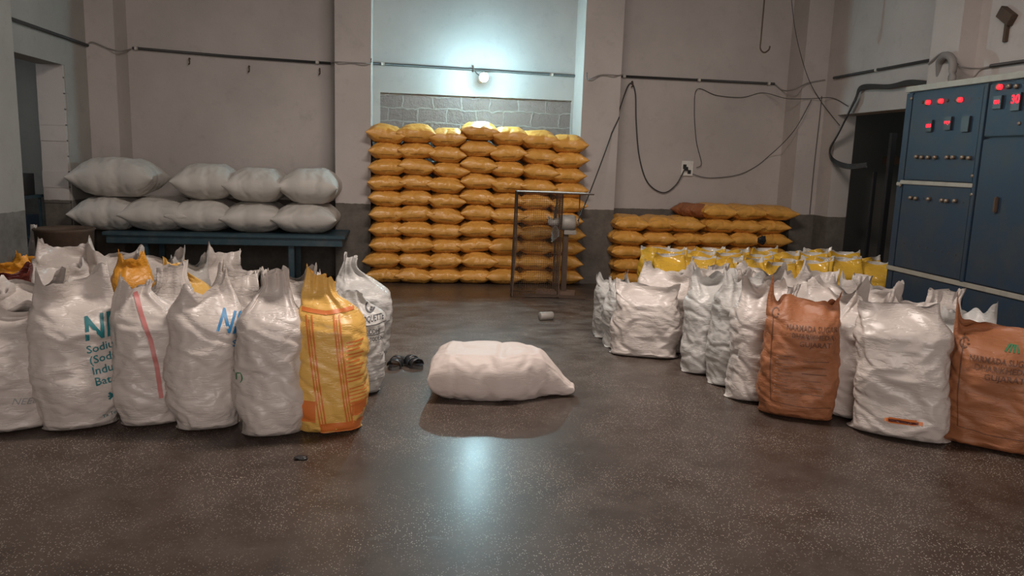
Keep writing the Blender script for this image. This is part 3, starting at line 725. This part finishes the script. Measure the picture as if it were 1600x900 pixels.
h = Vector((c.x-.17, 0, c.z)); bm = bmesh.new(); lathe(bm, h, [(.005, -.07), (.035, -.06), (.045, 0), (.045, .05), (.01, .055)], 'X', 20); hub = fp('fan_hub', bm, M['motor'], True)
for kx in range(3):
    bm = bmesh.new(); g = []
    for i in range(7):
        r = .04+i*.03; ww = .03+.055*math.sin(min(1, i/4)*PI/2); rowv = []
        for jj in range(5):
            t_ = (jj/4-.5); rowv.append((t_*ww*.7, t_*ww*1.7, r))
        g.append(rowv)
    vv = [[bm.verts.new((Matrix.Rotation(kx*2*PI/3+.4, 3, 'X') @ Vector(q))+h) for q in rw] for rw in g]
    for i in range(6):
        for jj in range(4): bm.faces.new((vv[i][jj], vv[i][jj+1], vv[i+1][jj+1], vv[i+1][jj]))
    bmesh.ops.solidify(bm, geom=bm.faces[:], thickness=.004); fp('fan_blade', bm, M['motor'], True, fan)
# cage: front frame leans out to the left
A = FX(809, 300, FY-.18); B = FX(800, 466, FY-.18); C_ = FX(928, 304, FY-.18); D_ = FX(872, 470, FY-.18)
A2 = A+Vector((0.03, .36, 0)); C2 = C_+Vector((-.02, .36, 0)); B2 = Vector((B.x+.03, B.y+.36, .02)); B.z = .02; D_.z = .02; D2 = D_+Vector((0, .36, 0))
E_ = FX(880, 302, FY-.18); E2 = E_+Vector((0, .36, 0)); G_ = FX(904, 352, FY-.18)
def wire(name, pts, r=.007, m=M['rust']): bm = bmesh.new(); tube(bm, pts, r, 6); return fp(name, bm, m, True)
wire('cage_rod', [B, B+(A-B)*.5+Vector((.015, 0, 0)), A]); wire('cage_rod', [B2, A2]); wire('cage_rod', [A, C_], .009); wire('cage_rod', [A2, C2], .009)
wire('cage_rod', [D_, E_], .006); wire('cage_rod', [D2, E2], .006); wire('cage_rod', [B, D_]); wire('cage_rod', [B2, D2]); wire('cage_rod', [B, B2]); wire('cage_rod', [A, A2]); wire('cage_rod', [C_, C2]); wire('cage_rod', [D_, D2])
g2 = Vector((G_.x, C_.y, C_.z)); wire('cage_rod', [g2, G_], .006)
def meshpanel(a, b, c_, d_, nu, nv, r=.0011, mm=M['rust']):
    bm = bmesh.new(); L = lambda p, q, t: p+(q-p)*t
    for i in range(nu+1):
        t = i/nu; p0, p1 = L(a, b, t), L(d_, c_, t)
        tube(bm, [p0, (p0+p1)/2+Vector((.006*math.sin(i), .006*math.cos(i*2), 0)), p1], r, 3)
    for i in range(nv+1):
        t = i/nv; p0, p1 = L(a, d_, t), L(b, c_, t)
        tube(bm, [p0, (p0+p1)/2+Vector((0, .006*math.sin(i), .005*math.cos(i))), p1], r, 3)
    return fp('wire_mesh', bm, mm)
meshpanel(B, D_, E_, A, 22, 52, .0014); meshpanel(B, B2, A2, A, 14, 52, .0018); meshpanel(D_, D2, E2, E_, 14, 52, .0022); meshpanel(A, C_, C2, A2, 34, 22, .0045, M['socket'])

# ---------------------------------------------------------------- control cabinet
CX = 4.5; CF = 6.62; CN = 4.55; CH = 2.27
cab = empty('control_cabinet', (4.78, 5.6, 0)); tag(cab, 'tall blue electrical control cabinet with red lights against the right wall', 'cabinet')
O = Vector((4.78, 5.6, 0))
def cb_(name, x0, x1, y0, y1, z0, z1, m, bev=.004, par=None):
    bm = bmesh.new(); bx(bm, x0-O.x, x1-O.x, y0-O.y, y1-O.y, z0, z1); bevel(bm, bev); return obj(name, bm, m, par or cab)
cb_('cabinet_body', CX+.01, 5.0, CN, CF, .06, CH-.05, M['blue_metal'])
cb_('plinth', CX+.04, 4.98, CN+.02, CF-.02, 0, .06, M['black'])
cb_('top_cover', CX-.02, 5.02, CN-.02, CF+.02, CH-.05, CH, M['edge_metal'])
yA = onX(1430, 145, CX).y; yB = onX(1543, 140, CX).y
y2 = yB-.04; y3 = y2-.78
cb_('corner_post', CX-.012, CX+.01, yA+.01, CF, .08, CH-.06, M['blue_metal'])
def pan(y0, y1, z0, z1): return cb_('panel', CX-.018, CX+.012, y0, y1, z0, z1, M['blue_metal'], .006)
pA = pan(yB+.01, yA-.005, 1.44, CH-.07); pB = pan(yB+.01, yA-.005, .65, 1.40); pC = pan(yB+.01, yA-.005, .1, .60)
qA = pan(y3+.01, y2-.005, 1.80, CH-.07); qB = pan(y3+.01, y2-.005, .65, 1.78); qC = pan(y3+.01, y2-.005, .1, .60)
cb_('cover_strip', CX-.03, CX-.01, yB-.01, yA+.03, 1.40, 1.435, M['edge_metal']); cb_('cover_strip', CX-.03, CX-.01, CN+.02, CF-.01, .605, .645, M['edge_metal'])
cb_('cover_strip', CX-.026, CX-.01, yA+.02, CF-.01, 1.385, 1.415, M['edge_metal'])
cb_('centre_post', CX-.026, CX+.01, y2, yB+.005, .08, CH-.06, M['blue_metal']); cb_('centre_post', CX-.026, CX+.01, y3-.03, y3+.005, .08, CH-.06, M['blue_metal'])
pan(CN+.02, y3-.035, .65, CH-.07)
def onc(px, py): q = onX(px, py, CX-.018); return q.y-O.y, q.z
def knob(px, py, r, m, name, h=.02):
    y, z = onc(px, py); bm = bmesh.new(); lathe(bm, (CX-.018-O.x, y, z), [(.0005, -h), (r*.8, -h), (r, -h*.7), (r, 0), (.0005, 0)], 'X', 14)
    return obj(name, bm, m, cab, True)
for px, py in ((1452, 160), (1472, 158), (1502, 156), (1564, 136)):
    knob(px, py, .021, M['red_led'], 'indicator_light', .025); knob(px-4, py, .027, M['steel'], 'lamp_bezel', .012)
for px, py in ((1442, 160), (1481, 157), (1494, 156)): knob(px, py, .013, M['rust'], 'screw_head', .01)
for px, py in ((1517, 155), (1529, 154), (1541, 139), (1443, 310), (1505, 316)) + tuple((1412+12*i, 380+2.5*i) for i in range(4)) + tuple((1460+11*i, 391+2.5*i) for i in range(4)): knob(px, py, .010, M['black'], 'drilled_hole', .001)
for px, py in ((1434, 245), (1442, 246), (1452, 246), (1463, 246), (1482, 246), (1491, 246), (1506, 246), (1516, 247)): knob(px, py, .017, M['steel'], 'switch_knob', .03)
for px, py in ((1425, 309), (1433, 310), (1453, 311), (1474, 313), (1481, 314), (1494, 314)): knob(px, py, .017, M['steel'], 'switch_knob', .03)
for px, py in ((1425, 154), (1520, 275), (1519, 304), (1407, 290), (1593, 193)): knob(px, py, .014, M['steel'], 'bolt', .012)
for px, py in ((1578, 135), (1590, 135)): knob(px, py, .018, M['steel'], 'push_button', .025)
def disp(px, py, w, h, lit, name='digital_display', txt='88.8'):
    y, z = onc(px, py); X = CX-.018-O.x
    bm = bmesh.new(); bx(bm, X-.02, X, y-w/2, y+w/2, z-h/2, z+h/2); bevel(bm, .003); d = obj(name, bm, M['black'], cab)
    if lit:
        c = bpy.data.curves.new('t', 'FONT'); c.body = txt; c.size = h*.42*lit; c.align_x = 'CENTER'; c.offset = .002
        to = bpy.data.objects.new('t', c); me = bpy.data.meshes.new_from_object(to); bpy.data.objects.remove(to)
        bm = bmesh.new(); bm.from_mesh(me)
        for v in bm.verts: a, b = v.co.x, v.co.y; v.co = Vector((X-.0215, y-a, z+b-.01))
        bmesh.ops.solidify(bm, geom=bm.faces[:], thickness=.001)
        obj('display_digits', bm, M['red_disp'], d)
disp(1454, 197, .08, .10, .9); disp(1483, 193, .09, .11, .9); disp(1511, 194, .09, .125, 0, 'blank_meter'); disp(1561, 160, .09, .10, .9, txt='004'); disp(1590, 159, .09, .13, 1.6, txt='30')
y, z = onc(1558, 320); bm = bmesh.new(); bx(bm, CX-.045-O.x, CX-.018-O.x, y-.015, y+.015, z-.06, z+.06); bevel(bm, .006); obj('door_handle', bm, M['rust'], cab)

# ---------------------------------------------------------------- conduit, wires, hooks
def conduit(name, pts, label, r=.016, m=M['pipe'], clips=(), grp='wall conduits'):
    bm = bmesh.new(); tube(bm, pts, r, 10); o = obj(name, bm, m, None, True); tag(o, label, 'conduit', grp)
    for c in clips:
        bm = bmesh.new(); a = Vector(pts[0]); b = Vector(pts[-1]); q = a+(b-a)*c; dx = (b-a).normalized()*.02
        tube(bm, [q-dx, q+dx], r*1.35, 10); obj('clamp', bm, M['clip'], o, True)
    return o
Z1 = 2.6
conduit('conduit', [(XL+.025, 7.0, 2.585), (XL+.025, 9.28, 2.585)], 'black conduit on the left side wall above the doorway')
a = onY(207, 75, YB-.025); b = onY(517, 99, YB-.025); conduit('conduit', [a, (a+b)/2-Vector((0, 0, .01)), b], 'black conduit along the wall above the bench', clips=(.02, .93))
a = onY(582, 99, YA-.025); b = onY(902, 119, YA-.025); conduit('conduit', [a, b], 'black conduit across the alcove behind the bright lamp', clips=(.05, .87))
a = onY(970, 119, YB-.025); b = onY(1210, 131, YB-.025); conduit('conduit', [a, b], 'black conduit on right part of the back wall', clips=(.02, .5, .96))
conduit('conduit', [(XR-.025, 9.1, 2.62), (XR-.025, 7.14, 2.62)], 'black conduit above the right doorway', clips=(.45,))
a = onX(1548, 103, XR-.02); conduit('conduit', [a, (XR-.02, 4.6, a.z-.02)], 'black conduit on the right wall above the cabinet')
def cable(pts, label, r=.006, m=M['pipe'], name='cable', n=8, grp=None):
    P_ = smoothpath(pts, n)
    for q in P_:
        if XL+.3 < q.x < XR-.02:
            lim = YP if (-.85 < q.x < -.40 or 2.065 < q.x < 2.57 or q.x > 4.86 or q.x < -3.18) else (YA if -.4 <= q.x <= 2.065 else YB)
            q.y = min(q.y, lim-r-.003)
    bm = bmesh.new(); tube(bm, P_, r, 6); o = obj(name, bm, m, None, True); tag(o, label, 'cable', grp); return o
gc = M['pipe_grey']
cable([(XL+.02, 9.27, 2.585), onY(145, 66, YP-.02), onY(170, 76, YP-.02), onY(188, 80, YP-.03), onY(204, 77, YB-.02)], 'thin grey flex sagging over the far left pilaster', .008, gc)
cable([onY(517, 99, YB-.02), onY(526, 97, YP-.02), onY(550, 98, YP-.02), onY(577, 99, YP-.02), onY(583, 99, YA-.02)], 'thin grey flex over the pilaster left of the alcove', .008, gc)
cable([onY(903, 120, YA-.02), onY(919, 124, YP-.02), onY(940, 117, YP-.02), onY(964, 118, YP-.02), onY(971, 119, YB-.02)], 'thin grey flex over the pilaster right of the alcove', .008, gc)
cable([onY(1210, 131, YB-.02), onY(1223, 141, YB-.05), onY(1240, 140, YP-.03), onY(1262, 130, YP-.02), onX(1288, 125, XR-.03)], 'thin grey flex sagging across the right corner pilaster', .008, gc)
cable([onX(1450, 100, 5.0), onX(1476, 82, 5.0), onX(1500, 103, 5.0), onX(1530, 107, XR-.03), onX(1550, 103, XR-.02)], 'grey flex looping over the pilaster above the cabinet', .008, gc)
# fan cord
cable([FX(903, 345)+f0, (onY(925, 292, 8.9)), onY(950, 225, 9.2), onY(970, 165, 9.5), onY(981, 135, YB-.03), onY(988, 131, YB-.03), onY(993, 148, YB-.03), onY(994, 190, YB-.03), onY(999, 245, YB-.03), onY(1012, 285, YB-.03), onY(1036, 301, YB-.03), onY(1056, 289, YB-.03), onY(1069, 266, YB-.06)],
      'black cord from the fan looped over a wall hook to the socket', .008)
cable([onY(1088, 262, YB-.03), onY(1096, 255, YB-.03), onY(1088, 220, YB-.02), onY(1085, 170, YB-.02), onY(1090, 139, YB-.02), onY(1120, 149, YB-.02), onY(1160, 152, YB-.02), onY(1192, 145, YB-.02), onY(1230, 154, YP-.03), onY(1268, 154, YP-.03), onX(1300, 153, XR-.02), onX(1325, 166, XR-.02)],
      'thin dark wire from the socket running up and along to the right', .0045)
cable([onY(1082, 272, YB-.03), onY(1110, 278, YB-.02), onY(1160, 271, YB-.02), onY(1200, 245, YB-.02), onY(1240, 205, YP-.03), onY(1268, 156, YP-.03)], 'thin dark wire rising in a curve from the socket', .0045)
cable([(onY(1234, -30, 8.8)), onY(1243, 50, 8.9), onY(1262, 120, 9.1), onX(1284, 160, XR-.05), onX(1312, 196, XR-.03)], 'wire dropping diagonally from above to the doorway corner', .0045)
cable([onY(1284, 150, YP-.02), onY(1280, 190, YP-.02), onY(1272, 260, YP-.02), onY(1265, 335, YP-.02)], 'thin wire hanging down the right corner pilaster', .004)
for i in range(4):
    o_ = .012*i
    cable([onX(1450, 128+i*2, XR-.08), onX(1420, 126+i*2, XR-.06), onX(1390, 133+i*1.5, XR-.05), onX(1347, 134+i*2, XR-.04), onX(1336, 155+i, XR-.05-o_), onX(1312, 205, XR-.04-o_), onX(1297, 232+i, XR-.04-o_), onX(1302, 248+i*2, XR-.03-o_), onX(1325, 257+i*2, XR-.03-o_), onX(1355, 255+i*2, XR+.1)],
          'black cable around the right doorway, %s of its bundle' % ['innermost', 'second from inside', 'second from outside', 'outermost'][i], .011, grp='cable bundle at the right doorway')
bm = bmesh.new(); q = onX(1463, 128, 4.95)
tube(bm, smoothpath([q+Vector((.1, .1, .07)), q+Vector((.05, .05, .2)), q+Vector((0, -.1, .23)), q+Vector((-.02, -.22, .16)), q+Vector((-.02, -.24, -.02))], 6), .035, 12)
o = obj('cable_duct', bm, M['pipe_grey'], None, True); tag(o, 'bent grey duct entering the top of the blue cabinet', 'duct')
# hanging hook
q = onY(1196, -20, 8.6); e = onY(1189, 60, 8.6)
bm = bmesh.new(); tube(bm, smoothpath([q, q+(e-q)*.5, e, onY(1188, 76, 8.6), onY(1194, 82, 8.6), onY(1201, 78, 8.6), onY(1203, 72, 8.6)], 6), .009, 8)
o = obj('hook', bm, M['rust'], None, True); tag(o, 'iron hook on a rod hanging from above near the right wall', 'hook')
for px, py, Y, lab in ((297, 92, YB, 'small bent hook under the conduit, left one above the bench'), (390, 104, YB, 'small stub hook under the conduit, middle of the wall above the bench'), (500, 108, YB, 'small hook under the conduit near the alcove pilaster'), (987, 128, YB, 'wall hook holding the black fan cord'), (739, 104, YA, 'small bracket above the lit lamp')):
    q = onY(px, py, Y-.005); bm = bmesh.new(); tube(bm, smoothpath([q, q+Vector((0, -.04, 0)), q+Vector((.005, -.045, -.05)), q+Vector((-.01, -.03, -.065))], 4), .008, 6)
    o = obj('wall_hook', bm, M['rust'], None, True); tag(o, lab, 'hook')
# socket board
q = onY(1071, 263, YB)
sb = empty('socket_board', (q.x, YB, q.z)); tag(sb, 'pale socket board low on the back wall where wires meet', 'socket')
obj('plate', box(-.065, .095, -.03, 0, -.095, .095), M['socket'], sb)
obj('outlet', box(-.045, .0, -.036, -.031, -.01, .05, bev=.002), M['black'], sb); obj('outlet', box(.02, .065, -.036, -.031, -.07, -.02, bev=.002), M['black'], sb)
obj('plug', box(-.035, .012, -.075, -.037, -.03, .02, bev=.006), M['black'], sb)
# dark boxes on the walls
q = onX(1291, 77, XR); 
o = obj('junction_box', box(-.03, 0, -.075, .075, -.16, .16), M['rust']); o.location = (XR, q.y, q.z); tag(o, 'dark narrow box fixed high on the wall above right doorway', 'box')
q = onX(1578, 25, XR); bm = bmesh.new(); bx(bm, -.06, 0, -.09, .09, -.05, .05, rot=Matrix.Rotation(.6, 3, 'X')); bx(bm, -.03, 0, -.02, .02, -.22, -.02); bevel(bm, .004)
o = obj('bracket', bm, M['rust']); o.location = (XR, q.y, q.z); tag(o, 'dark metal bracket high on wall above the cabinet', 'bracket')

# lamp
q = onY(752, 125, YA)
lamp = empty('wall_lamp', (q.x, YA, q.z)); tag(lamp, 'small lit bulb in a wall holder glaring above the tall stack', 'lamp')
bm = bmesh.new(); lathe(bm, (0, -.33, 0), [(.002, -.055), (.03, -.047), (.048, -.025), (.052, .0), (.05, .012), (.002, .013)], 'Y', 24); obj('bulb', bm, M['bulb'], lamp, True)
bm = bmesh.new(); lathe(bm, (0, -.20, 0), [(.002, -.116), (.05, -.115), (.045, -.08), (.028, -.02), (.022, .0), (.018, .15), (.045, .16), (.045, .20), (.002, .20)], 'Y', 20); obj('lamp_holder', bm, M['socket'], lamp, True)
cable([Vector((q.x, YA-.03, q.z+.04)), onY(745, 115, YA-.03), onY(741, 108, YA-.03)], 'short lead from conduit to the lit lamp', .005)

# things in the doorways
def simple(name, bm, m, loc, label, cat, rz=0, s=False):
    o = obj(name, bm, m, None, s); o.location = loc; o.rotation_euler.z = rz; tag(o, label, cat); return o
bm = bmesh.new(); lathe(bm, (0, 0, 0), [(.002, 0), (.20, 0), (.21, .02), (.25, .70), (.265, .72), (.255, .73), (.24, .70), (.20, .05), (.002, .04)], 'Z', 28)
simple('drum', bm, M['rust'], (-3.20, 7.75, 0), 'open grey drum beside the left doorway', 'drum', 0, True)
bm = bmesh.new()
for z in (.55, .95): bx(bm, -.25, .25, -.2, .2, z, z+.03)
for x in (-.23, .21):
    for y in (-.19, .17): bx(bm, x, x+.02, y, y+.02, 0, .98)
simple('rack', bm, M['blue_bench'], (-4.05, 8.55, 0), 'small dark rack just inside the left doorway', 'rack')
simple('crate', box(-.2, .2, -.16, .16, 0, .22), M['black'], (-4.05, 8.53, .98), 'black crate on top of the rack inside the left doorway', 'crate')
simple('crate', box(-.2, .2, -.16, .16, 0, .2), M['blue_metal'], (-4.03, 8.53, .58), 'blue crate on the rack shelf inside the left doorway', 'crate')
# right doorway
simple('pole', box(-.03, .03, -.03, .03, 0, 1.95), M['black'], (5.55, 8.35, 0), 'dark upright post leaning just inside the right doorway', 'post')
simple('pole', box(-.02, .02, -.02, .02, 0, 1.5), M['black'], (5.50, 8.55, 0), 'thin dark rod beside the post inside the right doorway', 'post')
simple('beam', box(-.03, .03, -.7, .7, 0, .10), M['rust'], (6.1, 8.6, 1.6), 'dark cross beam inside the right doorway', 'beam')
